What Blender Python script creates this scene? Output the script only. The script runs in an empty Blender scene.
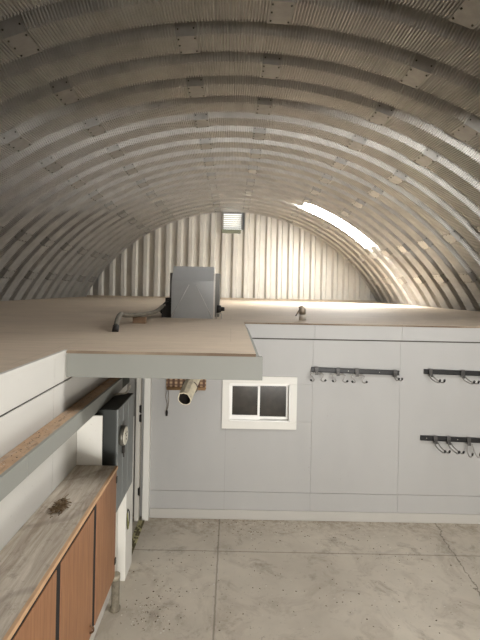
import bpy, bmesh, math, random
from mathutils import Vector, Matrix
random.seed(7)
S = bpy.context.scene
COL = S.collection

# ------------------------------------------------------------------ measures
CAM_H = 3.047            # eye height over the floor
FOC = 440.0              # focal length in pixels of a 480x640 frame
DECK = 2.604             # top of the loft deck
R = 6.77                 # inner radius of the steel vault
CZ = -0.606              # height of the vault axis
P = 0.6665               # rib pitch
Y_OFF = 0.07
Y_END = 18.2             # corrugated far end wall
Y_WALL = 5.82            # painted wall below the loft
Y_NEAR = -6.0
X_LEFT = -1.13           # painted side wall of the pit


# ------------------------------------------------------------------ materials
def lin(c):
    def f(v):
        v /= 255.0
        return v / 12.92 if v <= 0.04045 else ((v + 0.055) / 1.055) ** 2.4
    return (f(c[0]), f(c[1]), f(c[2]), 1.0)


class NT:
    def __init__(self, name):
        self.m = bpy.data.materials.new(name)
        self.m.use_nodes = True
        self.t = self.m.node_tree
        self.b = self.t.nodes['Principled BSDF']
        self.co = None

    def n(self, kind, **kw):
        nd = self.t.nodes.new(kind)
        for k, v in kw.items():
            if k in nd.inputs:
                nd.inputs[k].default_value = v
            else:
                setattr(nd, k, v)
        return nd

    def l(self, a, b):
        self.t.links.new(a, b)

    def coords(self, scale=(1, 1, 1), rot=(0, 0, 0)):
        if self.co is None:
            self.co = self.n('ShaderNodeTexCoord')
        mp = self.n('ShaderNodeMapping')
        mp.inputs['Scale'].default_value = scale
        mp.inputs['Rotation'].default_value = rot
        self.l(self.co.outputs['Object'], mp.inputs['Vector'])
        return mp.outputs['Vector']

    def noise(self, scale, detail=4, rough=0.6, vec=None, dist=0.0):
        nd = self.n('ShaderNodeTexNoise')
        nd.inputs['Scale'].default_value = scale
        nd.inputs['Detail'].default_value = detail
        nd.inputs['Roughness'].default_value = rough
        nd.inputs['Distortion'].default_value = dist
        self.l(vec if vec is not None else self.coords(), nd.inputs['Vector'])
        return nd.outputs['Fac']

    def ramp(self, fac, a, b, ca=0.0, cb=1.0):
        nd = self.n('ShaderNodeValToRGB')
        e = nd.color_ramp.elements
        e[0].position, e[1].position = a, b
        e[0].color = (ca, ca, ca, 1) if not isinstance(ca, tuple) else ca
        e[1].color = (cb, cb, cb, 1) if not isinstance(cb, tuple) else cb
        self.l(fac, nd.inputs['Fac'])
        return nd.outputs['Color']

    def mix(self, fac, a, b):
        nd = self.n('ShaderNodeMix', data_type='RGBA')
        for sock, v in ((nd.inputs[0], fac), (nd.inputs[6], a), (nd.inputs[7], b)):
            if isinstance(v, (tuple, float, int)):
                sock.default_value = v
            else:
                self.l(v, sock)
        return nd.outputs[2]

    def math(self, op, a, b=None, c=None):
        nd = self.n('ShaderNodeMath', operation=op)
        for i, v in enumerate((a, b, c)):
            if v is None:
                continue
            if isinstance(v, (float, int)):
                nd.inputs[i].default_value = v
            else:
                self.l(v, nd.inputs[i])
        return nd.outputs[0]

    def color(self, c):
        self.l(c, self.b.inputs['Base Color'])

    def bump(self, h, strength=0.3, dist=0.01):
        nd = self.n('ShaderNodeBump')
        nd.inputs['Strength'].default_value = strength
        nd.inputs['Distance'].default_value = dist
        self.l(h, nd.inputs['Height'])
        self.l(nd.outputs['Normal'], self.b.inputs['Normal'])


def simple(name, c, rough=0.6, metal=0.0, var=0.12, scale=6.0, bump=0.0):
    t = NT(name)
    a = lin(c)
    d = tuple(v * (1 - var) for v in a[:3]) + (1,)
    h = tuple(min(1, v * (1 + var)) for v in a[:3]) + (1,)
    f = t.noise(scale, 5)
    t.color(t.mix(t.ramp(f, 0.3, 0.7), d, h))
    t.b.inputs['Roughness'].default_value = rough
    t.b.inputs['Metallic'].default_value = metal
    if bump:
        t.bump(f, bump, 0.01)
    return t.m


def painted_wall(name, c):
    t = NT(name)
    a = lin(c)
    v = t.coords((1, 1, 0.35))
    big = t.ramp(t.noise(1.3, 3, vec=v), 0.35, 0.7)
    col = t.mix(big, tuple(x * 0.93 for x in a[:3]) + (1,), a)
    sp = t.ramp(t.noise(38, 2, 0.5), 0.68, 0.76)
    m = t.math('MULTIPLY', sp, t.ramp(t.noise(2.2, 2), 0.5, 0.7))
    col = t.mix(t.math('MULTIPLY', m, 0.35), col, lin((120, 108, 92)))
    scuff = t.ramp(t.noise(7, 6, 0.7, t.coords((0.4, 0.4, 4))), 0.69, 0.78)
    col = t.mix(t.math('MULTIPLY', scuff, 0.22), col, lin((140, 132, 120)))
    t.color(col)
    t.b.inputs['Roughness'].default_value = 0.55
    t.bump(t.noise(60, 4), 0.08, 0.004)
    return t.m


def plywood(name, c, seams=True, dirt=0.0):
    t = NT(name)
    a = lin(c)
    grain = t.noise(5, 8, 0.65, t.coords((0.35, 4.0, 1)), 0.6)
    col = t.mix(t.ramp(grain, 0.3, 0.75), tuple(x * 0.80 for x in a[:3]) + (1,), tuple(min(1, x * 1.12) for x in a[:3]) + (1,))
    dust = t.ramp(t.noise(0.9, 5, 0.6), 0.42, 0.68)
    col = t.mix(t.math('MULTIPLY', dust, 0.35), col, lin((205, 190, 166)))
    st = t.ramp(t.noise(3.1, 6, 0.7), 0.62, 0.78)
    col = t.mix(t.math('MULTIPLY', st, 0.35), col, lin((118, 92, 70)))
    sp = t.ramp(t.noise(45, 2), 0.72, 0.78)
    col = t.mix(t.math('MULTIPLY', sp, 0.5), col, lin((96, 78, 62)))
    if dirt:
        dd = t.ramp(t.noise(9, 8, 0.8, t.coords((3, 1, 1))), 0.52, 0.66)
        col = t.mix(t.math('MULTIPLY', dd, 0.75 * dirt), col, lin((78, 64, 52)))
        pl = t.ramp(t.noise(5, 5, 0.7, t.coords((3, 1, 1), (0, 0, 0.1))), 0.55, 0.68)
        col = t.mix(t.math('MULTIPLY', pl, 0.6 * dirt), col, lin((168, 158, 146)))
    if seams:
        br = t.n('ShaderNodeTexBrick')
        br.inputs['Scale'].default_value = 1.0
        br.inputs['Brick Width'].default_value = 2.44
        br.inputs['Row Height'].default_value = 1.22
        br.inputs['Mortar Size'].default_value = 0.006
        br.inputs['Mortar Smooth'].default_value = 0.2
        t.l(t.coords(), br.inputs['Vector'])
        col = t.mix(t.math('MULTIPLY', br.outputs['Fac'], 0.12), col, lin((92, 76, 60)))
    t.color(col)
    t.b.inputs['Roughness'].default_value = 0.75
    t.bump(grain, 0.12, 0.006)
    return t.m


def concrete():
    t = NT('stained_concrete')
    base = t.mix(t.ramp(t.noise(0.8, 6, 0.6), 0.35, 0.7), lin((178, 169, 153)), lin((212, 203, 186)))
    base = t.mix(t.math('MULTIPLY', t.ramp(t.noise(9, 6, 0.7), 0.3, 0.75), 0.35), base, lin((190, 184, 172)))
    # blotchy brown stains and dark crumbs, most of them near the wall
    st = t.ramp(t.noise(2.4, 8, 0.72, None, 0.4), 0.55, 0.68)
    base = t.mix(t.math('MULTIPLY', st, 0.55), base, lin((112, 98, 82)))
    cr = t.ramp(t.noise(16, 5, 0.75), 0.61, 0.66)
    zone = t.ramp(t.noise(1.5, 3), 0.45, 0.62)
    base = t.mix(t.math('MULTIPLY', t.math('MULTIPLY', cr, zone), 0.8), base, lin((80, 70, 60)))
    wh = t.ramp(t.noise(24, 3, 0.6, t.coords((1, 1, 1), (0, 0, 0.7))), 0.71, 0.76)
    base = t.mix(t.math('MULTIPLY', wh, 0.5), base, lin((215, 211, 200)))
    nr = t.n('ShaderNodeSeparateXYZ')
    t.l(t.coords(), nr.inputs[0])
    edge = t.math('MULTIPLY', t.math('SUBTRACT', nr.outputs['Y'], 5.35), 2.1)
    edge.node.use_clamp = True
    gr = t.math('MULTIPLY', t.ramp(t.noise(12, 7, 0.8), 0.44, 0.6), edge)
    base = t.mix(t.math('MULTIPLY', gr, 0.55), base, lin((118, 98, 76)))
    ring = t.ramp(t.noise(1.7, 5, 0.65, t.coords((1, 1, 1), (0, 0, 1.1)), 1.6), 0.52, 0.64)
    base = t.mix(t.math('MULTIPLY', ring, 0.28), base, lin((128, 112, 94)))
    sc = t.ramp(t.noise(5, 8, 0.8, t.coords((0.5, 2.4, 1), (0, 0, 0.25)), 0.8), 0.63, 0.68)
    base = t.mix(t.math('MULTIPLY', sc, 0.55), base, lin((104, 92, 76)))
    # sawn joints
    sx = t.n('ShaderNodeSeparateXYZ')
    t.l(t.coords(), sx.inputs[0])
    wob = t.math('MULTIPLY', t.math('SUBTRACT', t.noise(9, 3), 0.5), 0.018)

    def line(sock, pos, w):
        d = t.math('ABSOLUTE', t.math('ADD', t.math('SUBTRACT', sock, pos), wob))
        return t.math('LESS_THAN', d, w)
    j = t.math('MAXIMUM', line(sx.outputs['X'], -0.10, 0.009), line(sx.outputs['Y'], 5.10, 0.008))
    j = t.math('MAXIMUM', j, line(sx.outputs['X'], 3.75, 0.008))
    j = t.math('MAXIMUM', j, line(sx.outputs['Y'], 1.5, 0.008))
    base = t.mix(t.math('MULTIPLY', j, 0.55), base, lin((104, 94, 80)))
    # one wandering crack off toward the far corner
    cw = t.math('MULTIPLY', t.math('SUBTRACT', t.noise(3.5, 6, 0.7), 0.5), 0.22)
    cx = t.math('ADD', t.math('MULTIPLY_ADD', sx.outputs['Y'], 0.12, 2.04), cw)
    cd = t.math('LESS_THAN', t.math('ABSOLUTE', t.math('SUBTRACT', sx.outputs['X'], cx)), 0.007)
    base = t.mix(t.math('MULTIPLY', cd, 0.7), base, lin((96, 86, 74)))
    t.color(base)
    t.b.inputs['Roughness'].default_value = 0.7
    t.bump(t.noise(20, 8, 0.7), 0.15, 0.01)
    return t.m


def galvanised(name, crimps=True):
    t = NT(name)
    mot = t.noise(3.0, 5, 0.6)
    col = t.mix(t.ramp(mot, 0.3, 0.75), lin((166, 163, 158)), lin((192, 190, 185)))
    sp = t.ramp(t.noise(1.1, 4, 0.6), 0.5, 0.75)
    col = t.mix(t.math('MULTIPLY', sp, 0.25), col, lin((152, 146, 136)))
    t.color(col)
    t.b.inputs['Metallic'].default_value = 0.6
    t.b.inputs['Roughness'].default_value = 0.42
    return t.m


M = {}
M['vault'] = galvanised('galvanised_crimped_steel')
M['plate'] = simple('galvanised_plate', (149, 147, 142), 0.5, 0.5, 0.12, 9)
M['end'] = simple('galvanised_end_sheet', (218, 214, 205), 0.5, 0.2, 0.06, 2.0)
M['bolt'] = simple('dark_bolt', (60, 54, 48), 0.5, 0.6)
M['wall'] = painted_wall('grey_painted_plywood', (168, 167, 164))
M['wallL'] = painted_wall('white_painted_plywood', (204, 202, 195))
M['gap'] = simple('shallow_joint', (142, 139, 132), 0.9)
M['groove'] = simple('dark_recess', (80, 76, 70), 0.9)
M['trim'] = painted_wall('white_paint', (222, 220, 212))
M['base'] = painted_wall('pale_grey_baseboard', (178, 175, 168))
M['floor'] = concrete()
M['ply'] = plywood('dusty_plywood', (192, 175, 154))
M['plyedge'] = plywood('plywood_edge', (104, 86, 68), False)
M['fascia'] = painted_wall('grey_green_paint', (132, 133, 126))
M['ledge'] = painted_wall('mid_grey_paint', (138, 139, 132))
M['ledgetop'] = plywood('raw_dirty_timber', (178, 146, 116), False, 1.0)
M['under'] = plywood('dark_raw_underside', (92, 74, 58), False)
M['jamb'] = painted_wall('worn_jamb_paint', (196, 192, 182))


# ------------------------------------------------------------------ geometry helpers
def obj(name, bm, mats, parent=None, smooth=False):
    me = bpy.data.meshes.new(name)
    bmesh.ops.recalc_face_normals(bm, faces=bm.faces[:])
    bm.to_mesh(me)
    bm.free()
    for m in (mats if isinstance(mats, (list, tuple)) else [mats]):
        me.materials.append(m)
    if smooth:
        me.polygons.foreach_set('use_smooth', [True] * len(me.polygons))
    o = bpy.data.objects.new(name, me)
    COL.objects.link(o)
    if parent is not None:
        o.parent = parent
    return o


def box(bm, x0, x1, y0, y1, z0, z1, bev=0.0, mi=0, mat=None):
    r = bmesh.ops.create_cube(bm, size=1.0)
    vs = r['verts']
    for v in vs:
        v.co = Vector((x0 if v.co.x < 0 else x1, y0 if v.co.y < 0 else y1, z0 if v.co.z < 0 else z1))
    fs = list({f for v in vs for f in v.link_faces})
    for f in fs:
        f.material_index = mi
    if bev:
        es = list({e for v in vs for e in v.link_edges})
        r2 = bmesh.ops.bevel(bm, geom=es, offset=bev, segments=2, affect='EDGES', profile=0.6)
        for f in r2['faces']:
            f.material_index = mi
        vs = list({v for f in r2['faces'] for v in f.verts} | {v for v in vs if v.is_valid})
    if mat is not None:
        bmesh.ops.transform(bm, matrix=mat, verts=[v for v in vs if v.is_valid])
    return vs


def tube(bm, pts, rad, n=8, mi=0, cap=True):
    pts = [Vector(p) for p in pts]
    if not isinstance(rad, (list, tuple)):
        rad = [rad] * len(pts)
    rings, up = [], None
    for i, p in enumerate(pts):
        d = (pts[min(i + 1, len(pts) - 1)] - pts[max(i - 1, 0)]).normalized()
        if up is None:
            up = d.orthogonal().normalized()
        up = (up - d * up.dot(d))
        up = up.normalized() if up.length > 1e-6 else d.orthogonal().normalized()
        sd = d.cross(up)
        rings.append([bm.verts.new(p + (up * math.cos(2 * math.pi * k / n) + sd * math.sin(2 * math.pi * k / n)) * rad[i]) for k in range(n)])
    for a, b in zip(rings, rings[1:]):
        for k in range(n):
            f = bm.faces.new((a[k], a[(k + 1) % n], b[(k + 1) % n], b[k]))
            f.material_index = mi
            f.smooth = True
    if cap:
        for rg in (rings[0], rings[-1]):
            bm.faces.new(rg).material_index = mi


def curve_pts(pts, n=6):
    """Catmull-Rom through the points."""
    p = [Vector(q) for q in pts]
    p = [p[0] * 2 - p[1]] + p + [p[-1] * 2 - p[-2]]
    out = []
    for i in range(1, len(p) - 2):
        a, b, c, d = p[i - 1:i + 3]
        for k in range(n):
            t = k / n
            out.append(0.5 * ((2 * b) + (c - a) * t + (2 * a - 5 * b + 4 * c - d) * t * t + (3 * b - a - 3 * c + d) * t ** 3))
    out.append(p[-2])
    return out


def cyl(bm, c, axis, r0, r1, h, n=24, mi=0):
    c, a = Vector(c), Vector(axis).normalized()
    tube(bm, [c, c + a * h], [r0, r1], n, mi)


def quad(bm, a, b, c, d, mi=0):
    f = bm.faces.new([bm.verts.new(v) for v in (a, b, c, d)])
    f.material_index = mi
    return f


def thing(name, label, cat, loc=(0, 0, 0), group=None):
    o = bpy.data.objects.new(name, None)
    COL.objects.link(o)
    o.location = loc
    o.empty_display_size = 0.1
    tag(o, label, cat, group)
    return o


def tag(o, label, cat, group=None):
    o['label'], o['category'] = label, cat
    if group:
        o['group'] = group
    return o


def part(name, bm, mats, root, **kw):
    """A part modelled in world coordinates, parented to a thing that stands at root.location."""
    o = obj(name, bm, mats, root, **kw)
    w = Vector((0, 0, 0))
    q = root
    while q is not None:
        w += q.location
        q = q.parent
    o.location = (0, 0, 0)
    o.data.transform(Matrix.Translation(-w))
    return o


def struct(name, bm, mats, parent=None, **kw):
    o = obj(name, bm, mats, parent, **kw)
    if parent is None:
        o['kind'] = 'structure'
    return o


# ------------------------------------------------------------------ the vault
PROF = [(0.0, 0.0), (0.395, 0.0), (0.455, 0.19), (0.52, 0.19), (0.585, 0.19), (P, 0.0)]   # (along, outward)


def vpt(a, y, d=0.0):
    return Vector(((R + d) * math.sin(a), y, CZ + (R + d) * math.cos(a)))


SKY_RIBS = {21: (math.radians(19.8), math.radians(41.0)), 4: (math.radians(13.5), math.radians(34.7))}
N0, N1 = -9, 27
A_MAX = math.radians(94.6)
NSEG = 252
angs = [-A_MAX + 2 * A_MAX * i / NSEG for i in range(NSEG + 1)]

A_CR = math.radians(63.2)          # the sheets' cross crimps are modelled up to here
CRIMP, CDEP = 0.0362, 0.029
OFFS = [(0.15, 0.85), (-0.4, 0.85), (-0.5, 0.75), (0.0, 1.0), (0.2, 0.4), (0.15, 0.85)]   # (along, outward) per profile point


def col_angles(crimped):
    """angles of the sheet's columns, each with its crimp depth"""
    if not crimped:
        return [(a, 0.0) for a in angs]
    out = [(a, 0.0) for a in angs if a < -A_CR - 0.002]
    nc = int(2 * A_CR * R / CRIMP)
    for k in range(nc):
        a0 = -A_CR + k * CRIMP / R
        for f_, d in ((0.0, 0.0), (0.30, 0.0), (0.52, 1.0), (0.78, 1.0)):
            out.append((a0 + f_ * CRIMP / R, d))
    out += [(a, 0.0) for a in angs if a > out[-1][0] + 0.002]
    return out


verts, faces = [], []
for n in range(N0, N1):
    ca = col_angles(n >= 4)
    nc = len(ca)
    base = len(verts)
    for (s_, d_), (oy, orr) in zip(PROF, OFFS):
        y = n * P + Y_OFF + s_
        for a, c in ca:
            rr = R + d_ + c * CDEP * orr
            verts.append((rr * math.sin(a), y + c * CDEP * oy, CZ + rr * math.cos(a)))
    for j in range(len(PROF) - 1):
        nn = n + 1 if j >= 3 else n
        for i in range(nc - 1):
            am = 0.5 * (ca[i][0] + ca[i + 1][0])
            if (nn in SKY_RIBS and SKY_RIBS[nn][0] < am < SKY_RIBS[nn][1]) or (n in SKY_RIBS and SKY_RIBS[n][0] < am < SKY_RIBS[n][1]):
                continue
            q = base + j * nc + i
            faces.append((q, q + 1, q + 1 + nc, q + nc))
me = bpy.data.meshes.new('ceiling')
me.from_pydata(verts, [], faces)
me.materials.append(M['vault'])
ceiling = bpy.data.objects.new('ceiling', me)
COL.objects.link(ceiling)
ceiling['kind'] = 'structure'



def splice_plate(bm, n, ac, half=0.019):
    """flat lapped plate with bolts over flange and web of one rib"""
    y0 = n * P + Y_OFF
    pr = [(-0.062, 0.143), (-0.004, -0.004), (0.399, -0.004)]
    rows = [[bm.verts.new(vpt(ac + k * half, y0 + s, d)) for k in (-1, -0.33, 0.33, 1)] for s, d in pr]
    for j in range(len(pr) - 1):
        for k in range(3):
            bm.faces.new((rows[j][k], rows[j][k + 1], rows[j + 1][k + 1], rows[j + 1][k]))
    for s in (0.05, 0.19, 0.345):
        for k in (-0.8, 0.8):
            if s == 0.19 and k > 0:
                continue
            c = vpt(ac + k * half, y0 + s, -0.004)
            cyl(bm, c, (-math.sin(ac), 0, -math.cos(ac)), 0.013, 0.009, 0.011, 6, 1)
    for k in (-0.75, 0.75):
        c = vpt(ac + k * half, y0 - 0.035, 0.072)
        cyl(bm, c, (-math.sin(ac) * 0.5, -0.85, -math.cos(ac) * 0.5), 0.013, 0.009, 0.012, 6, 1)


far = bmesh.new()
count = 0
for n in range(5, 27):
    base = -5.2 if n % 2 == 0 else 4.2
    for k in range(-3, 4):
        deg = base + 24.8 * k
        if abs(deg) > 58 or (n in SKY_RIBS and 18 < deg < 43):
            continue
        if n <= 19:
            # leave out what the frame cannot reach
            p = vpt(math.radians(deg), n * P + 0.3)
            u, v = FOC * p.x / p.y, FOC * (p.z - CAM_H) / p.y
            if v > 310 or abs(u) > 275 or count >= 98:
                continue
            b = bmesh.new()
            splice_plate(b, n, math.radians(deg))
            obj('splice_plate', b, [M['plate'], M['bolt']], ceiling)
            count += 1
        else:
            splice_plate(far, n, math.radians(deg))
fp = obj('splice_plate', far, [M['plate'], M['bolt']], ceiling)
fp['kind'] = 'stuff'


def emission(name, c, s):
    m = bpy.data.materials.new(name)
    m.use_nodes = True
    b = m.node_tree.nodes['Principled BSDF']
    b.inputs['Base Color'].default_value = (0.8, 0.8, 0.78, 1)
    b.inputs['Emission Color'].default_value = c
    b.inputs['Emission Strength'].default_value = s
    return m


M['skyglass'] = emission('translucent_skylight', (1.0, 0.98, 0.94, 1), 85.0)
M['skynear'] = emission('translucent_skylight_near', (1.0, 0.98, 0.96, 1), 27.0)
M['louverlight'] = emission('daylight_behind_louver', (0.95, 0.98, 1.0, 1), 1.8)

for wn, n, mt in ((2, 21, M['skyglass']), (3, 4, M['skynear'])):
    b = bmesh.new()
    a0, a1 = SKY_RIBS[n]
    idx = [i for i in range(NSEG) if a0 < 0.5 * (angs[i] + angs[i + 1]) < a1]
    ii = [angs[i] for i in idx] + [angs[idx[-1] + 1]]
    SP = [(s - P, d) for s, d in PROF[3:-1]] + PROF
    rows = [[b.verts.new(vpt(a, n * P + Y_OFF + s, d)) for a in ii] for s, d in SP]
    for j in range(len(SP) - 1):
        for i in range(len(ii) - 1):
            b.faces.new((rows[j][i], rows[j][i + 1], rows[j + 1][i + 1], rows[j + 1][i]))
    struct('window_%d' % wn, b, mt)


# ------------------------------------------------------------------ corrugated end walls
def corrugated_wall(name, yw, sgn, hole=None):
    b = bmesh.new()
    per, dep = 0.463, 0.14
    xs = []
    x = -6.9
    while x < 6.9:
        for s, d in ((0.0, 0.0), (0.14, 0.0), (0.20, dep), (0.40, dep)):
            xs.append((x + s, d))
        x += per
    top = lambda q: CZ + math.sqrt(max(0.0, (R + 0.16) ** 2 - q * q))
    for (xa, da), (xb, db) in zip(xs, xs[1:]):
        if abs(xa) > R + 0.1 or abs(xb) > R + 0.1:
            continue
        segs = [(0.0, None)]
        if hole and xa < hole[1] and xb > hole[0]:
            segs = [(hole[3], None)]
            if hole[2] > 0.01:
                segs.append((0.0, hole[2]))
        for z0, z1 in segs:
            za, zb = (top(xa), top(xb)) if z1 is None else (z1, z1)
            if za <= z0 or zb <= z0:
                continue
            quad(b, (xa, yw + sgn * da, z0), (xb, yw + sgn * db, z0), (xb, yw + sgn * db, zb), (xa, yw + sgn * da, za))
    return struct(name, b, M['end'])


VX0, VX1, VZ0, VZ1 = -0.38, 0.36, 5.50, 6.13
corrugated_wall('wall_end', Y_END, 1, (VX0, VX1, VZ0, 6.4))
corrugated_wall('wall_near', Y_NEAR + 0.05, -1, (0.6, 4.4, 0.0, 2.9))

# loft edge angle where end wall meets the deck
b = bmesh.new()
box(b, -5.95, 5.95, Y_END - 0.09, Y_END - 0.02, DECK, DECK + 0.06, 0.006)
struct('trim_2', b, M['ply'])

# louvred vent high on the end wall
vent = thing('louver_vent', 'bright white louvered vent with dark sill at the top of the corrugated end wall', 'vent', (-0.01, Y_END, VZ0))
b = bmesh.new()
box(b, VX0 - 0.05, VX0, Y_END - 0.10, Y_END + 0.12, VZ0 - 0.02, VZ1)
box(b, VX1, VX1 + 0.05, Y_END - 0.10, Y_END + 0.12, VZ0 - 0.02, VZ1)
box(b, VX0 - 0.05, VX1 + 0.05, Y_END - 0.10, Y_END + 0.12, VZ1, VZ1 + 0.04)
part('vent_frame', b, M['plate'], vent)
for k in range(7):
    b = bmesh.new()
    z = VZ0 + 0.05 + k * 0.085
    v = box(b, VX0, VX1, -0.045, 0.045, -0.006, 0.006)
    bmesh.ops.transform(b, matrix=Matrix.Translation((0, Y_END, z)) @ Matrix.Rotation(math.radians(-38), 4, 'X'), verts=b.verts[:])
    part('slat', b, M['trim'], vent)
b = bmesh.new()
quad(b, (VX0, Y_END + 0.1, VZ0), (VX1, Y_END + 0.1, VZ0), (VX1, Y_END + 0.1, VZ1), (VX0, Y_END + 0.1, VZ1))
part('pane', b, M['louverlight'], vent)
b = bmesh.new()
box(b, VX0 - 0.06, VX1 - 0.02, Y_END - 0.16, Y_END + 0.05, VZ0 - 0.17, VZ0 - 0.02, 0.008)
part('sill', b, simple('dull_green_sill', (120, 124, 104), 0.6), vent)

# ------------------------------------------------------------------ floors
b = bmesh.new()
quad(b, (-6.9, Y_NEAR, 0), (6.9, Y_NEAR, 0), (6.9, Y_END + 0.2, 0), (-6.9, Y_END + 0.2, 0))
struct('floor', b, M['floor'])

LZ_TOP = CAM_H - 0.855 - 0.003
PX1, PY0 = 0.175, 3.03      # the projecting bay of the loft
b = bmesh.new()
T0 = DECK - 0.02
box(b, -6.1, X_LEFT - 0.002, Y_NEAR + 0.1, PY0 - 0.03, T0, DECK)
box(b, X_LEFT - 0.002, 6.1, Y_NEAR + 0.1, -0.05, T0, DECK)
box(b, -6.1, PX1, PY0 - 0.03, Y_WALL - 0.01, T0, DECK)
box(b, -6.1, 6.1, Y_WALL - 0.01, Y_END + 0.1, T0, DECK)
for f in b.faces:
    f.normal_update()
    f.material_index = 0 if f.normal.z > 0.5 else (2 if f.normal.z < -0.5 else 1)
struct('floor_loft', b, [M['ply'], M['plyedge'], M['under']])

# grey rim board of the bay
b = bmesh.new()
box(b, X_LEFT + 0.002, PX1 + 0.05, PY0, PY0 + 0.04, DECK - 0.187, DECK - 0.024, 0.003)
box(b, PX1 + 0.008, PX1 + 0.05, PY0 + 0.042, Y_WALL - 0.02, DECK - 0.187, DECK - 0.07, 0.003)
struct('trim_1', b, M['fascia'])
# joists of the bay
b = bmesh.new()
for k in range(1, 4):
    x = X_LEFT + k * 0.33
    box(b, x, x + 0.038, PY0 + 0.042, Y_WALL - 0.02, DECK - 0.187, T0)
struct('beam_loft', b, M['under'])

# ------------------------------------------------------------------ painted walls of the pit
def board_wall_y(b, y, xs, zs, th, gap=0.004, mi=0, skip=None):
    for xa, xb in zip(xs, xs[1:]):
        for za, zb in zip(zs, zs[1:]):
            if skip and skip(xa, xb, za, zb):
                continue
            box(b, xa + gap / 2, xb - gap / 2, y, y + th, za + gap / 2, zb - gap / 2, 0.0015, mi)


WX0, WX1, WZ0, WZ1 = -0.095, 0.89, 1.20, 1.895    # window outer casing
OX0, OX1, OZ0, OZ1 = -0.005, 0.80, 1.30, 1.80    # wall opening
b = bmesh.new()
XS = [X_LEFT - 0.02, -0.045, 1.095, 2.25, 3.40, 4.55, 5.70, 6.6]
# lower sheets, cut round the window
for xa, xb in zip(XS, XS[1:]):
    g = 0.0013
    def bb(x0, x1, z0, z1):
        if x1 - x0 > 0.01 and z1 - z0 > 0.005:
            box(b, x0 + g, x1 - g, Y_WALL, Y_WALL + 0.012, z0 + g, z1 - g)
    if xa < OX1 and xb > OX0:
        l, r_ = max(xa, OX0), min(xb, OX1)
        bb(xa, xb, 0.362, OZ0)
        bb(xa, xb, OZ1, 2.386)
        bb(xa, l, OZ0, OZ1)
        bb(r_, xb, OZ0, OZ1)
    else:
        bb(xa, xb, 0.362, 2.386)
    bb(xa, xb, 0.0, 0.360)
for xa, xb in zip([X_LEFT - 0.02, -0.06, 1.115, 2.266, 3.42, 4.57, 6.1], [-0.06, 1.115, 2.266, 3.42, 4.57, 6.1, 6.2]):
    box(b, xa + 0.002, xb - 0.002, Y_WALL - 0.006, Y_WALL + 0.012, 2.402, T0)
# core with the window opening left free
for x0, x1, z0, z1 in ((X_LEFT - 0.3, OX0, 0, T0), (OX1, 6.5, 0, T0), (OX0, OX1, 0, OZ0), (OX0, OX1, OZ1, T0)):
    box(b, x0, x1, Y_WALL + 0.0125, Y_WALL + 0.10, z0, z1, 0, 1)
box(b, X_LEFT - 0.02, 6.4, Y_WALL + 0.008, Y_WALL + 0.0124, 2.3865, 2.4015, 0, 2)
struct('wall_back', b, [M['wall'], M['gap'], M['groove']])
b = bmesh.new()
box(b, -1.02, 6.5, Y_WALL - 0.016, Y_WALL - 0.001, 0.002, 0.125, 0.003)
struct('baseboard_back', b, M['base'])

# side wall: white sheets, one seam row level with the back wall's
DOOR0, DOOR1 = 4.86, 5.72
b = bmesh.new()
YS = [Y_NEAR + 0.1, -3.18, -1.96, -0.74, 0.48, 1.70, 2.83, 4.05, DOOR0]
for ya, yb in zip(YS, YS[1:]):
    box(b, X_LEFT - 0.012, X_LEFT, ya + 0.002, yb - 0.002, 0.002, 2.386)
    box(b, X_LEFT - 0.012, X_LEFT + 0.004, ya + 0.002, yb - 0.002, 2.400, DECK - 0.026)
box(b, X_LEFT - 0.10, X_LEFT - 0.0125, Y_NEAR + 0.1, DOOR0, 0, T0, 0, 1)
box(b, X_LEFT - 0.012, X_LEFT + 0.012, Y_NEAR + 0.1, PY0 - 0.004, DECK - 0.026, DECK + 0.002, 0.002, 0)
box(b, X_LEFT - 0.0124, X_LEFT - 0.006, Y_NEAR + 0.1, DOOR0 - 0.01, 2.3865, 2.3995, 0, 2)
struct('wall_left', b, [M['wallL'], M['gap'], M['groove']])

# doorway at the corner: casing boards and the far jamb with its hinges
b = bmesh.new()
box(b, X_LEFT + 0.001, X_LEFT + 0.085, 4.55, DOOR0, 0.001, 1.62, 0.004)
struct('trim_3', b, M['trim'])
b = bmesh.new()
box(b, X_LEFT + 0.018, X_LEFT + 0.10, 5.735, Y_WALL - 0.002, 0.001, 2.42, 0.004)
struct('trim_4', b, M['trim'])
door = thing('door_1', None, None) if False else bpy.data.objects.new('door_1', None)
COL.objects.link(door)
door['kind'] = 'structure'
door.location = (X_LEFT - 0.05, DOOR1, 0)
b = bmesh.new()
box(b, X_LEFT - 0.078, X_LEFT - 0.022, DOOR1 - 0.02, Y_WALL - 0.03, 0.001, 2.42, 0.004)
part('jamb', b, M['jamb'], door)
M['hinge'] = simple('dark_hinge', (38, 34, 30), 0.45, 0.7)
for z in (1.42, 1.30, 0.35):
    b = bmesh.new()
    box(b, X_LEFT - 0.034, X_LEFT - 0.012, DOOR1 - 0.028, DOOR1 + 0.01, z, z + 0.09, 0.003)
    tube(b, [(X_LEFT - 0.012, DOOR1 - 0.03, z - 0.005), (X_LEFT - 0.012, DOOR1 - 0.03, z + 0.095)], 0.009)
    part('hinge', b, M['hinge'], door)
# the unlit space behind the doorway
b = bmesh.new()
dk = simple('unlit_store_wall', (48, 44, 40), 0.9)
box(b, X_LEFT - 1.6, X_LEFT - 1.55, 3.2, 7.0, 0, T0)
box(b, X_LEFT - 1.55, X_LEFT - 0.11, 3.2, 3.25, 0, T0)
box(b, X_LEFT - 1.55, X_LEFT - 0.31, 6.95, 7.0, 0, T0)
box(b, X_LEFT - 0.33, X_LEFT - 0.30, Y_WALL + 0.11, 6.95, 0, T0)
struct('wall_store', b, dk)

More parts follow.
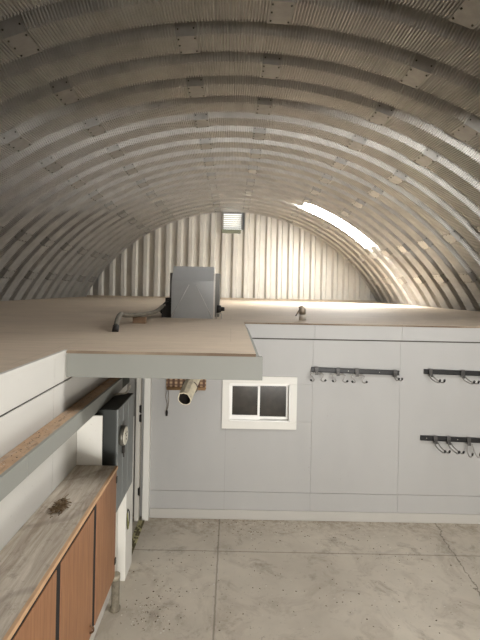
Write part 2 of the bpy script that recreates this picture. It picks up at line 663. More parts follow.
# speckled yellow threshold strip
b = bmesh.new()
rs = random.Random(3)
n = 26
for k in range(n):
    y = DOOR0 + 0.02 + (DOOR1 - DOOR0 - 0.02) * k / n
    for j in range(3):
        x = X_LEFT - 0.02 + j * 0.028
        box(b, x, x + 0.024, y, y + 0.026, 0.001, 0.014 + 0.006 * rs.random(), 0.003, 0 if rs.random() < 0.42 else 1)
tag(obj('threshold_strip', b, [simple('faded_yellow', (176, 170, 128), 0.8, 0, 0.3, 60), simple('strip_dark', (98, 90, 62), 0.8, 0, 0.3, 60)]),
    'yellow and dark speckled strip along the doorway threshold on the floor', 'threshold strip')

def debris(name, spots, z, m, label, n, smin, smax, seed):
    b = bmesh.new()
    rs = random.Random(seed)
    for k in range(n):
        cx, cy, rx, ry = spots[rs.randrange(len(spots))]
        x, y = cx + rs.gauss(0, rx), cy + rs.gauss(0, ry)
        if y > Y_WALL - 0.03 or (z > 1 and not -1.11 < x < -1.035):
            continue
        r = rs.uniform(smin, smax)
        a = rs.uniform(0, 6.28)
        e = rs.uniform(0.3, 1.0)
        mi = 0 if rs.random() < 0.75 else 1
        base, top = [], []
        for q in range(5):
            t_ = 2 * math.pi * q / 5
            u, v = r * math.cos(t_) * rs.uniform(0.7, 1.2), r * e * math.sin(t_) * rs.uniform(0.7, 1.2)
            px, py = x + u * math.cos(a) - v * math.sin(a), y + u * math.sin(a) + v * math.cos(a)
            base.append(b.verts.new((px, py, z + 0.0005)))
            top.append(b.verts.new((x + (px - x) * 0.7, y + (py - y) * 0.7, z + r * 0.3)))
        for q in range(5):
            b.faces.new((base[q], base[(q + 1) % 5], top[(q + 1) % 5], top[q])).material_index = mi
        b.faces.new(top).material_index = mi
    o = obj(name, b, m)
    tag(o, label, 'debris')
    o['kind'] = 'stuff'


debris('floor_debris', [(0.2, 5.45, 0.25, 0.10), (0.9, 5.5, 0.4, 0.15), (2.0, 5.05, 0.35, 0.12), (1.6, 5.3, 0.5, 0.15), (-0.5, 4.95, 0.2, 0.12), (-0.75, 4.5, 0.2, 0.25),
                        (-0.6, 4.2, 0.2, 0.15), (1.5, 4.3, 0.5, 0.3), (0.3, 4.4, 0.5, 0.35), (1.4, 5.77, 1.6, 0.03), (0.1, 5.74, 0.5, 0.04), (-0.7, 4.05, 0.15, 0.1), (2.6, 4.7, 0.5, 0.3)], 0.0,
       [simple('dry_dirt', (98, 85, 70), 0.9), simple('plaster_chip', (214, 210, 200), 0.9)], 'scattered dirt crumbs and pale chips on the concrete floor', 620, 0.003, 0.0115, 4)
debris('ledge_debris', [(-1.075, 1.9, 0.015, 0.35), (-1.08, 2.4, 0.014, 0.3)], LZ_TOP, [simple('ledge_dirt', (92, 76, 62), 0.9), simple('pale_chip', (190, 176, 158), 0.9)],
       'dirt and crumbs lying on the raw timber top of the grey ledge', 130, 0.002, 0.007, 6)

# ------------------------------------------------------------------ window
win = bpy.data.objects.new('window_1', None)
COL.objects.link(win)
win['kind'] = 'structure'
win.location = (0.4, Y_WALL, WZ0)
M['vinyl'] = simple('white_vinyl', (232, 231, 226), 0.4, 0, 0.03, 3)
b = bmesh.new()
box(b, WX0, WX1, Y_WALL - 0.022, Y_WALL - 0.001, OZ1, WZ1, 0.004)
box(b, WX0, WX1, Y_WALL - 0.022, Y_WALL - 0.001, WZ0, OZ0, 0.004)
box(b, WX0, OX0, Y_WALL - 0.022, Y_WALL - 0.001, OZ0, OZ1, 0.004)
box(b, OX1, WX1, Y_WALL - 0.022, Y_WALL - 0.001, OZ0, OZ1, 0.004)
part('casing', b, M['trim'], win)
b = bmesh.new()
for x0, x1, z0, z1 in ((OX0, OX1, OZ1 - 0.012, OZ1), (OX0, OX1, OZ0, OZ0 + 0.012), (OX0, OX0 + 0.012, OZ0, OZ1), (OX1 - 0.012, OX1, OZ0, OZ1)):
    box(b, x0, x1, Y_WALL - 0.018, Y_WALL + 0.098, z0, z1)
part('window_frame', b, M['vinyl'], win)
XM = 0.385


def sash(x0, x1, z0, z1, y, wb):
    b = bmesh.new()
    w = 0.03
    for a0, a1, c0, c1 in ((x0, x1, z1 - w, z1), (x0, x1, z0, z0 + wb), (x0, x0 + w, z0 + wb, z1 - w), (x1 - w, x1, z0 + wb, z1 - w)):
        box(b, a0, a1, y, y + 0.03, c0, c1, 0.003)
    s = part('sash', b, M['vinyl'], win)
    b = bmesh.new()
    box(b, x0 + w, x1 - w, y + 0.012, y + 0.018, z0 + wb, z1 - w)
    g = part('pane', b, M['glass'], win)
    return s


t = NT('dark_window_glass')
t.color(t.mix(t.ramp(t.noise(4, 4), 0.35, 0.7), lin((40, 38, 34)), lin((62, 58, 52))))
t.b.inputs['Roughness'].default_value = 0.12
M['glass'] = t.m
sash(OX0 + 0.013, XM + 0.02, OZ0 + 0.013, OZ1 - 0.014, Y_WALL + 0.012, 0.06)
sash(XM - 0.02, OX1 - 0.013, OZ0 + 0.013, OZ1 - 0.014, Y_WALL + 0.05, 0.035)

# ------------------------------------------------------------------ grey ledge along the side wall
LZ = CAM_H - 0.855
led = thing('wall_ledge', 'long grey box ledge with dirty raw timber top along the white side wall', 'ledge', (X_LEFT, 2.0, LZ - 0.107))
JOINT = 2.2
for y0, y1 in ((Y_NEAR + 0.2, JOINT - 0.002), (JOINT + 0.002, 4.12)):
    b = bmesh.new()
    box(b, -1.022, -1.003, y0, y1, LZ - 0.107, LZ, 0.002)
    part('face_board', b, M['ledge'], led)
b = bmesh.new()
box(b, X_LEFT + 0.006, -1.0225, Y_NEAR + 0.2, 4.12, LZ - 0.03, LZ - 0.003)
part('top_board', b, M['ledgetop'], led)
b = bmesh.new()
box(b, X_LEFT + 0.006, -1.0225, Y_NEAR + 0.2, 4.12, LZ - 0.107, LZ - 0.09)
part('bottom_board', b, M['ledge'], led)

# ------------------------------------------------------------------ wall cabinets
t = NT('dusty_cabinet_top')
gr = t.noise(4, 8, 0.7, t.coords((5, 0.5, 1)), 0.5)
col = t.mix(t.ramp(gr, 0.35, 0.7), lin((138, 124, 108)), lin((202, 193, 178)))
col = t.mix(t.math('MULTIPLY', t.ramp(t.noise(11, 6, 0.75), 0.55, 0.7), 0.5), col, lin((96, 82, 70)))
wv = t.n('ShaderNodeTexWave', wave_type='BANDS')
wv.inputs['Scale'].default_value = 0.55
wv.inputs['Distortion'].default_value = 9.0
wv.inputs['Detail'].default_value = 4
t.l(t.coords((1, 1, 1), (0, 0, 0.9)), wv.inputs['Vector'])
col = t.mix(t.math('MULTIPLY', t.ramp(wv.outputs['Fac'], 0.0, 0.025, 1.0, 0.0), 0.28), col, lin((84, 70, 58)))
t.color(col)
t.b.inputs['Roughness'].default_value = 0.8
M['cabtop'] = t.m
t = NT('warm_brown_veneer')
gr = t.noise(6, 8, 0.6, t.coords((6, 6, 0.5)), 0.4)
t.color(t.mix(t.ramp(gr, 0.3, 0.72), lin((126, 86, 56)), lin((156, 112, 78))))
t.b.inputs['Roughness'].default_value = 0.5
M['veneer'] = t.m
M['edge'] = simple('worn_oak_edge', (190, 154, 118), 0.6, 0, 0.12, 12)
M['dark'] = simple('black_gap', (22, 19, 17), 0.9)

CX0, CX1, CZ1, CZB = X_LEFT + 0.004, -0.818, CAM_H - 1.33, CAM_H - 2.15
CY1 = 3.262
cab = thing('wall_cabinet', 'long brown veneer wall cabinet with dusty top hung below the grey ledge', 'cabinet', (X_LEFT, 2.4, CZB))
b = bmesh.new()
box(b, CX0, CX1 - 0.012, 0.42, CY1, CZB, CZ1 - 0.021)
part('carcass', b, M['dark'], cab)
b = bmesh.new()
box(b, CX0, CX1 - 0.016, 0.42, CY1, CZ1 - 0.02, CZ1)
part('top_panel', b, M['cabtop'], cab)
b = bmesh.new()
box(b, CX1 - 0.0155, CX1 + 0.002, 0.42, CY1, CZ1 - 0.024, CZ1 + 0.001, 0.002)
part('edge_strip', b, M['edge'], cab)
b = bmesh.new()
box(b, CX0, CX1 - 0.024, CY1 + 0.0005, CY1 + 0.004, CZB, CZ1 - 0.021)
part('end_panel', b, M['veneer'], cab)
dys = [(2.785, 3.258), (2.200, 2.728), (1.615, 2.143), (1.030, 1.558), (0.45, 0.973)]
for k, (y0, y1) in enumerate(dys):
    b = bmesh.new()
    drop = 0.040 if k < 1 else 0.056
    box(b, CX1 - 0.0115, CX1 - 0.006, y0, y1, CZB - (0.0 if k < 1 else 0.003), CZ1 - drop, 0.0025)
    d = part('door', b, M['veneer'], cab)
    hy = y1 - 0.004 if k == 0 else (y0 + 0.01 if k % 2 else y1 - 0.01)
    if k == 0:
        for hz in (CZ1 - 0.12, CZB + 0.1):
            b = bmesh.new()
            box(b, CX1 - 0.0055, CX1 + 0.001, hy - 0.018, hy + 0.006, hz, hz + 0.045, 0.002)
            h = part('hinge', b, M['hinge'], d)
    if k in (1, 2, 3):
        b = bmesh.new()
        ky = y1 - 0.045
        tube(b, curve_pts([(CX1 - 0.007, ky, CZB + 0.03), (CX1 + 0.012, ky + 0.004, CZB + 0.04), (CX1 + 0.014, ky, CZB + 0.065), (CX1 - 0.007, ky - 0.004, CZB + 0.08)], 4), 0.006)
        part('handle', b, simple('bronze_pull', (92, 66, 44), 0.4, 0.6), d)

# twig clump lying on the dusty top
b = bmesh.new()
rs = random.Random(11)
for k in range(110):
    a = rs.uniform(0, 6.28)
    cx, cy = -1.0 + rs.gauss(0, 0.018), 2.62 + rs.gauss(0, 0.045)
    L = rs.uniform(0.02, 0.06)
    z = CZ1 + 0.004 + rs.uniform(0, 0.016)
    p0 = Vector((cx - math.cos(a) * L / 2, cy - math.sin(a) * L / 2, z))
    p1 = Vector((cx + math.cos(a) * L / 2, cy + math.sin(a) * L / 2, CZ1 + 0.004 + rs.uniform(0, 0.016)))
    tube(b, [p0, (p0 + p1) / 2 + Vector((0, 0, 0.003)), p1], 0.0022, 5)
o = obj('nest_debris', b, simple('dry_twig', (112, 92, 66), 0.9, 0, 0.3, 30))
tag(o, 'small clump of dry twigs and straw lying on the dusty cabinet top', 'nest debris')
o['kind'] = 'stuff'

# white upright board between cabinet top and ledge
b = bmesh.new()
box(b, X_LEFT + 0.002, -0.942, 3.27, 3.288, CZ1 - 0.6, LZ - 0.109, 0.002)
tag(obj('filler_board', b, M['trim']), 'white upright board closing the gap between cabinet top and grey ledge', 'board')

# ------------------------------------------------------------------ grey electrical panel
EX, EY0, EY1, EZ0, EZ1 = -0.857, 3.40, 3.95, CAM_H - 1.75, CAM_H - 0.955
M['panel'] = simple('slate_grey_enamel', (116, 120, 118), 0.45, 0.1, 0.05, 4)
M['panelside'] = simple('shaded_grey_enamel', (47, 50, 47), 0.5, 0.1, 0.06, 4)  # panel enamel darkened: shade of the near side put into the colour
pan = thing('electrical_panel', 'slate grey electrical panel box on the side wall beyond the brown cabinet', 'electrical panel', (X_LEFT, 3.68, EZ0))
b = bmesh.new()
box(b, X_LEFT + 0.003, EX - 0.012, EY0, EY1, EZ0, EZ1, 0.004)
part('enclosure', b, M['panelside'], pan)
for y0, y1 in ((EY0, EY0 + 0.165), (EY0 + 0.171, EY0 + 0.345), (EY0 + 0.351, EY1)):
    b = bmesh.new()
    box(b, EX - 0.0115, EX, y0 + 0.001, y1 - 0.001, EZ0, EZ1 + 0.002, 0.002)
    part('door', b, M['panel'], pan)
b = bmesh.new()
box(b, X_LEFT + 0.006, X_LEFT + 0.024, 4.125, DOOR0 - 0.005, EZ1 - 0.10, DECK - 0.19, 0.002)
part('shade_board', b, simple('shade_green_grey', (48, 52, 45), 0.7), pan)  # added dark sheet standing in for the shade on the wall here
# round dial plate
b = bmesh.new()
gy, gz = 3.50, CAM_H - 1.185
cyl(b, (EX, gy, gz), (1, 0, 0), 0.078, 0.078, 0.035, 32)
dial = part('dial', b, simple('dial_rim', (96, 94, 86), 0.4, 0.4), pan)
b = bmesh.new()
cyl(b, (EX + 0.0352, gy, gz), (1, 0, 0), 0.070, 0.068, 0.006, 32)
for dy, dz in ((-0.02, 0.022), (0.02, 0.022), (0.0, -0.026), (0.0, 0.0)):
    cyl(b, (EX + 0.0414, gy + dy, gz + dz), (1, 0, 0), 0.007, 0.007, 0.003, 8, 1)
part('dial_face', b, [simple('dial_white', (226, 222, 206), 0.5, 0, 0.03), M['bolt']], dial)
b = bmesh.new()
box(b, EX + 0.001, EX + 0.022, gy + 0.03, gy + 0.06, gz - 0.155, gz - 0.10, 0.004)
tube(b, [(EX + 0.012, gy + 0.045, gz - 0.155), (EX + 0.014, gy + 0.045, gz - 0.19)], 0.005)
part('latch', b, M['hinge'], pan)
# loose bent bracket lying on the box
b = bmesh.new()
tube(b, curve_pts([(-0.99, 3.80, EZ1 + 0.018), (-0.95, 3.84, EZ1 + 0.018), (-0.91, 3.86, EZ1 + 0.02), (-0.893, 3.90, EZ1 + 0.05), (-0.885, 3.92, EZ1 + 0.075)], 4), 0.009)
tag(obj('bent_conduit', b, simple('dull_zinc', (168, 164, 152), 0.4, 0.6)), 'short bent piece of metal conduit lying on top of the grey electrical panel', 'conduit')

# wire loop hanging on the white casing
b = bmesh.new()
wx = X_LEFT + 0.089
tube(b, curve_pts([(wx, 4.60, 0.72), (wx, 4.67, 0.66), (wx, 4.69, 0.58), (wx, 4.63, 0.50), (wx, 4.58, 0.56), (wx, 4.575, 0.66), (wx, 4.60, 0.72)], 5), 0.006, 6)
tube(b, curve_pts([(wx + 0.008, 4.56, 0.70), (wx + 0.008, 4.585, 0.60), (wx + 0.008, 4.60, 0.52)], 5), 0.007, 6, 1)
tag(obj('wire_loop', b, [simple('wire_black', (48, 46, 40), 0.6), simple('wire_olive', (136, 136, 84), 0.6)]),
    'small loop of dark and olive wire hanging on the white doorway casing', 'wire')

# pipe stub at the foot of the side wall
b = bmesh.new()
pp = (-1.04, 4.15)
tube(b, [(pp[0], pp[1], 0.0), (pp[0], pp[1], 0.02), (pp[0], pp[1], 0.021), (pp[0], pp[1], 0.29)], [0.05, 0.05, 0.038, 0.038], 20)
pip = tag(obj('pipe_stub', b, simple('grimy_grey_pipe', (118, 110, 94), 0.7, 0.0, 0.4, 22)), 'grimy grey pipe stub rising from the floor by the side wall', 'pipe')
b = bmesh.new()
tube(b, [(pp[0], pp[1], 0.29), (pp[0], pp[1], 0.335)], [0.042, 0.041], 20)
part('coupling', b, simple('chipped_coupling', (160, 152, 134), 0.6, 0.1, 0.25, 25), pip)

# ------------------------------------------------------------------ blind and tube under the bay
bl = thing('bamboo_blind', 'brown plaid woven bamboo blind drawn up on the wall under the loft bay', 'blind', (-0.57, Y_WALL, 1.7))
t = NT('plaid_bamboo')
sx = t.n('ShaderNodeSeparateXYZ')
t.l(t.coords(), sx.inputs[0])
sv = t.math('ABSOLUTE', t.math('SINE', t.math('MULTIPLY', sx.outputs['X'], math.pi / 0.066)))
sh = t.math('ABSOLUTE', t.math('SINE', t.math('MULTIPLY', sx.outputs['Z'], math.pi / 0.05)))
c = t.mix(t.math('GREATER_THAN', sv, 0.72), lin((176, 146, 112)), lin((92, 62, 44)))
c = t.mix(t.math('MULTIPLY', t.math('GREATER_THAN', sh, 0.7), 0.7), c, lin((84, 58, 42)))
t.color(c)
t.b.inputs['Roughness'].default_value = 0.7
M['plaid'] = t.m
b = bmesh.new()
for k, (dy, z0, z1) in enumerate(((0.020, 1.71, 1.90), (0.034, 1.715, 1.90), (0.048, 1.725, 1.90))):
    box(b, -0.83, -0.31, Y_WALL - dy - 0.008, Y_WALL - dy + 0.004, z0, z1, 0.003)
part('woven_panel', b, M['plaid'], bl)
b = bmesh.new()
box(b, -0.84, -0.30, Y_WALL - 0.06, Y_WALL - 0.007, 1.90, 1.94, 0.004)
part('headrail', b, simple('bamboo_rail', (150, 120, 86), 0.6), bl)
b = bmesh.new()
for k, z in enumerate((1.715, 1.735)):
    tube(b, [(-0.825, Y_WALL - 0.075 + 0.004 * k, z), (-0.315, Y_WALL - 0.075 + 0.004 * k, z + 0.005)], 0.011, 8)
part('bottom_roll', b, simple('bamboo_rod', (138, 108, 76), 0.6), bl)
b = bmesh.new()
tube(b, curve_pts([(-0.81, Y_WALL - 0.07, 1.72), (-0.835, Y_WALL - 0.06, 1.62), (-0.815, Y_WALL - 0.05, 1.52), (-0.82, Y_WALL - 0.045, 1.42)], 5), 0.004, 6)
tube(b, curve_pts([(-0.80, Y_WALL - 0.07, 1.72), (-0.795, Y_WALL - 0.055, 1.60), (-0.80, Y_WALL - 0.05, 1.50), (-0.82, Y_WALL - 0.045, 1.42)], 5), 0.004, 6)
cd = part('cord', b, simple('grey_cord', (110, 102, 90), 0.8), bl)
b = bmesh.new()
tube(b, [(-0.82, Y_WALL - 0.045, 1.435), (-0.82, Y_WALL - 0.045, 1.41), (-0.82, Y_WALL - 0.045, 1.36)], [0.008, 0.018, 0.014], 10)
part('toggle', b, M['hinge'], cd)

# cream tube hung below the bay
b = bmesh.new()
pa, pb = Vector((-0.50, 4.90, 1.80)), Vector((-0.36, 5.55, 2.13))
ax = (pb - pa).normalized()
up = Vector((0, 0, 1)); up = (up - ax * up.dot(ax)).normalized()
sd = ax.cross(up)
shape = [(math.cos(q) * 0.078, math.sin(q) * 0.078) for q in [math.radians(-200 + 220 * k / 12) for k in range(13)]] + [(0.05, 0.085), (0.0, 0.10), (-0.05, 0.085)]
inner = [(0.86 * x, 0.86 * y) for x, y in shape]
ns = len(shape)
ro0 = [b.verts.new(pa + sd * x + up * y) for x, y in shape]
ro1 = [b.verts.new(pb + sd * x + up * y) for x, y in shape]
ri0 = [b.verts.new(pa + sd * x + up * y) for x, y in inner]
ri1 = [b.verts.new(pb + sd * x + up * y) for x, y in inner]
for k in range(ns):
    q = (k + 1) % ns
    b.faces.new((ro0[k], ro0[q], ro1[q], ro1[k]))
    b.faces.new((ri0[q], ri0[k], ri1[k], ri1[q])).material_index = 1
    b.faces.new((ro0[q], ro0[k], ri0[k], ri0[q]))
    b.faces.new((ro1[k], ro1[q], ri1[q], ri1[k]))
tb = tag(obj('exhaust_tube', b, [simple('aged_cream_metal', (232, 222, 196), 0.5, 0.1, 0.2, 14), simple('dark_inside', (40, 34, 28), 0.9)]),  # inside of the tube coloured dark
         'cream metal tube with dark open end slanting down beneath the loft bay', 'tube')
b = bmesh.new()
for f_ in (0.3, 0.75):
    c = pa.lerp(pb, f_)
    ring = [c + (sd * math.cos(q) + up * math.sin(q)) * 0.092 for q in [2 * math.pi * k / 16 for k in range(17)]]
    tube(b, ring, 0.006, 5)
    tube(b, [c + up * 0.09, Vector((c.x, c.y, DECK - 0.19 + 0.06))], 0.005, 5)
part('hanger', b, simple('hanger_wire', (120, 112, 98), 0.5, 0.5), tb)

# ------------------------------------------------------------------ sheet-metal hood on the loft
M['sheet'] = simple('sheet_steel', (172, 173, 172), 0.45, 0.2, 0.06, 2.5)
M['sheetdark'] = simple('sheet_steel_side', (120, 118, 112), 0.5, 0.5, 0.08, 3)
HX0, HX1, HY0 = -0.866, -0.262, 6.36
hood = thing('sheet_metal_hood', 'grey sheet metal duct hood with folded creases standing on the loft', 'duct hood', ((HX0 + HX1) / 2, HY0 + 0.2, DECK))
zt = DECK + 0.755
b = bmesh.new()
zk = DECK + 0.545
yt = HY0 + 0.10
ybk = HY0 + 0.42
xm = (HX0 + HX1) / 2
pts = {'a': (HX0, HY0, DECK), 'b': (HX1, HY0, DECK), 'c': (HX1, HY0, zk), 'd': (HX0, HY0, zk),
       'e': (HX1 + 0.0, yt, zt), 'f': (HX0 + 0.01, yt, zt), 'g': (HX1, ybk, zt), 'h': (HX0 + 0.01, ybk, zt),
       'i': (HX1, ybk, DECK), 'j': (HX0, ybk, DECK), 'k': (xm, HY0 - 0.006, zk - 0.03)}
V = {k: b.verts.new(p) for k, p in pts.items()}
for fc in ('abk', 'bck', 'cdk', 'dak', 'dcef', 'fegh', 'ijhg', 'bigec', 'jadfh'):
    b.faces.new([V[q] for q in fc])
part('hood_body', b, M['sheet'], hood)
b = bmesh.new()
for q in ((HX0 + 0.01, DECK + 0.015), (HX1 - 0.01, DECK + 0.015)):
    s = 0.05 if q[0] > xm else -0.05
    tube(b, [(q[0], HY0 - 0.003, q[1]), (xm + s, HY0 - 0.006, zk - 0.06)], 0.0055, 6)
part('crease', b, simple('crease_steel', (206, 206, 202), 0.4, 0.2), hood)
b = bmesh.new()
box(b, HX1 + 0.001, HX1 + 0.026, HY0 - 0.004, HY0 + 0.012, DECK, zt - 0.1, 0.002)
part('corner_flange', b, M['trim'] if False else simple('bright_galvanised', (206, 202, 194), 0.4, 0.4), hood)
b = bmesh.new()
box(b, HX0 - 0.085, HX1 + 0.08, ybk + 0.002, ybk + 0.34, DECK + 0.001, zt - 0.085, 0.006)
part('housing', b, M['sheetdark'], hood)
M['rubber'] = simple('black_rubber', (30, 27, 25), 0.6)
# wiring box at the hood's side
wb = thing('wiring_box', 'black open wiring box against the side of the sheet metal hood', 'wiring box', (HX0 - 0.1, 6.5, DECK))
b = bmesh.new()
box(b, HX0 - 0.15, HX0 - 0.006, 6.44, 6.62, DECK + 0.001, DECK + 0.17, 0.008)
box(b, HX0 - 0.10, HX0 - 0.006, 6.44, 6.62, DECK + 0.165, DECK + 0.29, 0.008)
part('box_body', b, M['rubber'], wb)
b = bmesh.new()
rs = random.Random(5)
for k in range(5):
    tube(b, curve_pts([(HX0 - 0.02 - 0.02 * k, 6.43, DECK + 0.20 + 0.03 * rs.random()), (HX0 - 0.06 - 0.025 * k, 6.40, DECK + 0.26 - 0.03 * k), (HX0 - 0.13 - 0.02 * k, 6.42, DECK + 0.17 - 0.02 * k), (HX0 - 0.16, 6.45, DECK + 0.06 + 0.01 * k)], 4), 0.010, 6)
part('wire_bundle', b, M['rubber'], wb)
cp = thing('cable_plug', 'black round cable plug in a small metal cradle beside the sheet metal hood', 'plug', (-0.19, 6.42, DECK))
b = bmesh.new()
cyl(b, (-0.205, 6.40, DECK + 0.142), (1, 0, 0), 0.06, 0.05, 0.06, 16)
cyl(b, (-0.146, 6.40, DECK + 0.142), (1, 0, 0), 0.032, 0.028, 0.05, 12)
part('plug_body', b, M['rubber'], cp)
b = bmesh.new()
fr = [(-0.213, 6.355), (-0.135, 6.355), (-0.135, 6.445), (-0.213, 6.445), (-0.213, 6.355)]
tube(b, [(x, y, DECK + 0.075) for x, y in fr], 0.006, 6)
for x, y in fr[:4]:
    tube(b, [(x, y, DECK + 0.0005), (x, y, DECK + 0.076)], 0.006, 6)
part('cradle', b, simple('cradle_zinc', (170, 166, 156), 0.4, 0.5), cp)
# cable over a wood block
b = bmesh.new()
box(b, -1.185, -1.03, 5.30, 5.39, DECK, DECK + 0.075, 0.004)
tag(obj('wood_block', b, simple('sawn_block', (138, 112, 88), 0.7, 0, 0.15, 14)), 'short brown wood block propping up the cable on the loft deck', 'wood block')
b = bmesh.new()
tube(b, curve_pts([(-0.99, 6.36, DECK + 0.17), (-1.03, 6.05, DECK + 0.11), (-1.05, 5.60, DECK + 0.105), (-1.11, 5.35, DECK + 0.103), (-1.22, 5.10, DECK + 0.11), (-1.185, 4.75, DECK + 0.145), (-1.15, 4.48, DECK + 0.115), (-1.125, 4.31, DECK + 0.045)], 6), 0.0265, 10)
ca = tag(obj('power_cable', b, simple('dusty_cable', (118, 112, 100), 0.7, 0, 0.2, 20)), 'thick grey cable running from the hood over a wood block to the deck', 'cable')
b = bmesh.new()
tube(b, [(-1.127, 4.325, DECK + 0.055), (-1.122, 4.275, DECK + 0.002)], 0.031, 10)
part('cable_end', b, M['rubber'], ca)

# fitting at the loft edge
ft = thing('pipe_fitting', 'small metal fitting with pale base and tilted cap at the loft edge', 'fitting', (1.05, 6.46, DECK))
b = bmesh.new()
tube(b, [(1.05, 6.46, DECK), (1.05, 6.46, DECK + 0.085)], [0.052, 0.046], 20)
part('base', b, simple('pale_fitting', (206, 198, 184), 0.5, 0.1), ft)
b = bmesh.new()
tube(b, [(1.05, 6.46, DECK + 0.085), (1.045, 6.455, DECK + 0.15), (1.025, 6.45, DECK + 0.178), (1.0, 6.44, DECK + 0.17)], [0.048, 0.05, 0.04, 0.022], 16)
part('cap', b, simple('tarnished_cap', (150, 138, 122), 0.4, 0.5), ft)
b = bmesh.new()
tube(b, [(1.01, 6.45, DECK + 0.16), (0.945, 6.43, DECK + 0.06)], [0.012, 0.009], 8)
part('lever', b, simple('lever_steel', (104, 94, 82), 0.4, 0.5), ft)

# ------------------------------------------------------------------ hook rails
M['black'] = simple('black_rail', (15, 15, 15), 0.45, 0.2)
M['zinc'] = simple('zinc_wire', (150, 147, 141), 0.4, 0.5)
M['clip'] = simple('dark_clip', (74, 72, 70), 0.5, 0.3)


def rail(x0, x1, z0, slope, label):
    t_ = thing('hook_rail', label, 'hook rail', (x0, Y_WALL - 0.001, z0))
    m = Matrix.Translation((x0, Y_WALL - 0.014, z0)) @ Matrix.Rotation(math.atan(slope), 4, 'Y')
    L = x1 - x0
    b = bmesh.new()
    box(b, 0, L, -0.003, 0.012, -0.031, 0.031, 0.002)
    box(b, 0, L, -0.014, -0.003, 0.022, 0.031, 0.002)
    box(b, 0, L, -0.014, -0.003, -0.031, -0.022, 0.002)
    bmesh.ops.transform(b, matrix=m, verts=b.verts[:])
    part('track', b, M['black'], t_)
    b = bmesh.new()
    x = 0.08
    while x < L:
        cyl(b, (x, -0.003, 0), (0, -1, 0), 0.008, 0.006, 0.004, 8)
        x += 0.41
    bmesh.ops.transform(b, matrix=m, verts=b.verts[:])
    part('screw', b, M['zinc'], t_)['kind'] = 'stuff'
    return t_


RAIL1 = rail(1.072, 2.235, 1.998, 0.020, 'black hook rail on the grey wall beside the window')
RAIL2 = rail(2.56, 4.0, 2.000, 0.020, 'upper black hook rail on the grey wall past the rail by the window')
RAIL3 = rail(2.53, 4.0, 1.124, 0.025, 'lower black hook rail on the grey wall')


def hook(x, z, kind, label, group, name):
    h = thing(name, label, 'hook', (x, Y_WALL - 0.03, z), group)
    y = Y_WALL - 0.03
    b = bmesh.new()
    box(b, x - 0.025, x + 0.025, y - 0.010, y - 0.0005, z - 0.05, z + 0.04, 0.003)
    box(b, x - 0.02, x + 0.02, y - 0.022, y - 0.0105, z - 0.065, z - 0.01, 0.003)
    part('clip', b, M['clip'], h)
    arms = []
    if kind == 'scroll':
        for s in (-1, 1):
            arms.append([(x + s * 0.018, y - 0.02, z - 0.045), (x + s * 0.055, y - 0.035, z - 0.035), (x + s * 0.085, y - 0.055, z - 0.055),
                         (x + s * 0.06, y - 0.075, z - 0.085), (x + s * 0.045, y - 0.095, z - 0.115), (x + s * 0.075, y - 0.12, z - 0.125), (x + s * 0.10, y - 0.13, z - 0.10)])
    elif kind == 'single':
        for s in (-1, 1):
            arms.append([(x + s * 0.014, y - 0.02, z - 0.05), (x + s * 0.02, y - 0.10, z - 0.075), (x + s * 0.02, y - 0.17, z - 0.06), (x + s * 0.02, y - 0.19, z - 0.03)])
    elif kind == 'ladder':
        for s in (-1, 1):
            arms.append([(x + s * 0.022, y - 0.02, z - 0.045), (x + s * 0.028, y - 0.10, z - 0.075), (x + s * 0.028, y - 0.22, z - 0.085), (x + s * 0.028, y - 0.30, z - 0.075), (x + s * 0.028, y - 0.33, z - 0.035)])
    else:
        for s in (-1, 1):
            arms.append([(x + s * 0.03, y - 0.02, z - 0.04), (x + s * 0.045, y - 0.05, z - 0.12), (x + s * 0.05, y - 0.11, z - 0.17), (x + s * 0.05, y - 0.17, z - 0.15), (x + s * 0.05, y - 0.19, z - 0.10)])
    for a in arms:
        b = bmesh.new()
        cpz = curve_pts(a, 5)
        tube(b, cpz, 0.0072, 7)
        arm = part('prong', b, M['zinc'], h)
        b = bmesh.new()
        tube(b, cpz[-4:], 0.0125, 7)
        part('tip', b, M['black'], arm)
    if kind == 'ladder':
        b = bmesh.new()
        tube(b, [(x - 0.028, y - 0.22, z - 0.085), (x + 0.028, y - 0.22, z - 0.085)], 0.006, 6)
        part('crossbar', b, M['zinc'], h)
    return h


zr = lambda x0, z0, s, x: z0 - s * (x - x0)
for x, lb in ((1.138, 'scrolled double hook at the window end of the rail beside the window'),
              (1.42, 'scrolled double hook second from the window on the rail'),
              (1.67, 'scrolled double hook third from the window on the rail')):
    hook(x, zr(1.072, 1.998, 0.02, x), 'scroll', lb, 'hooks on the rail beside the window', 'double_hook')
hook(2.175, zr(1.072, 1.998, 0.02, 2.175), 'single', 'lone forward hook at the far end of the rail beside the window', 'hooks on the rail beside the window', 'utility_hook')
for x, lb in ((2.64, 'twin prong hook nearest the window on the upper outer rail'),
              (3.065, 'twin prong hook second from the window on the upper outer rail'),
              (3.33, 'twin prong hook third from the window on the upper outer rail')):
    hook(x, zr(2.56, 2.0, 0.02, x), 'ladder', lb, 'hooks on the upper outer rail', 'utility_hook')
for x, k, lb in ((2.72, 'ladder', 'twin prong hook nearest the rail end on the lower rail'),
                 (2.895, 'ladder', 'twin prong hook second along the lower rail'),
                 (3.16, 'round', 'rounded double hook third along the lower rail')):
    hook(x, zr(2.53, 1.124, 0.025, x), k, lb, 'hooks on the lower rail', 'utility_hook')

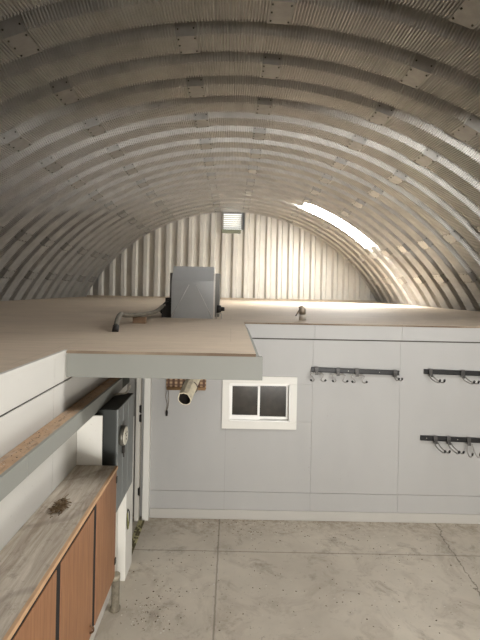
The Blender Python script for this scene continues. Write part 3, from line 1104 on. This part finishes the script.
# ------------------------------------------------------------------ light
def area(name, loc, rot, sx_, sy_, power, c):
    L = bpy.data.lights.new(name, 'AREA')
    L.shape = 'RECTANGLE'
    L.size, L.size_y, L.energy, L.color = sx_, sy_, power, c
    o = bpy.data.objects.new(name, L)
    COL.objects.link(o)
    o.location, o.rotation_euler = loc, rot
    return o


# daylight entering by the big door at the near end
area('door_daylight', (2.5, Y_NEAR + 0.02, 1.45), (math.radians(90), 0, 0), 3.7, 2.8, 215, (1.0, 0.97, 0.93))
# sun falling on the threshold of that door throws light up past the near loft's edge
area('threshold_sunlight', (2.5, Y_NEAR + 0.5, 0.06), (math.radians(150), 0, 0), 3.7, 0.9, 1600, (1.0, 0.98, 0.95))


# the part of the daylight that comes straight through the far skylight
sk = area('skylight_beam', (3.38, 14.1, 4.95), (0, math.radians(-27), 0), 2.0, 0.5, 300, (1.0, 0.97, 0.92))
sk.data.spread = math.radians(75)

W = bpy.data.worlds.new('World')
S.world = W
W.use_nodes = True
bg = W.node_tree.nodes['Background']
sky = W.node_tree.nodes.new('ShaderNodeTexSky')
sky.sky_type = 'HOSEK_WILKIE'
sky.sun_direction = (0.3, -0.4, 0.8)
W.node_tree.links.new(sky.outputs[0], bg.inputs[0])
bg.inputs[1].default_value = 0.25

# ------------------------------------------------------------------ camera
cam = bpy.data.cameras.new('Camera')
cam.sensor_fit = 'VERTICAL'
cam.sensor_height = 36.0
cam.lens = FOC / 640.0 * 36.0
cam.shift_x = (240 - 231.5) / 640.0
cam.shift_y = -(320 - 288.5) / 640.0
cam.clip_start = 0.05
co = bpy.data.objects.new('Camera', cam)
COL.objects.link(co)
co.matrix_world = Matrix.Translation((0, 0, CAM_H)) @ Matrix.Rotation(math.radians(90), 4, 'X') @ Matrix.Rotation(0.019, 4, 'Z')
S.camera = co

S.view_settings.view_transform = 'Standard'
S.view_settings.look = 'None'
S.view_settings.gamma = 1.0
S.view_settings.exposure = 0.1
S.view_settings.use_curve_mapping = False
S.cycles.use_denoising = True
S.cycles.denoising_prefilter = 'NONE'
S.cycles.caustics_reflective = False
S.cycles.caustics_refractive = False
S.cycles.blur_glossy = 1.0
S.cycles.max_bounces = 10
S.cycles.diffuse_bounces = 6
S.cycles.sample_clamp_indirect = 6.0
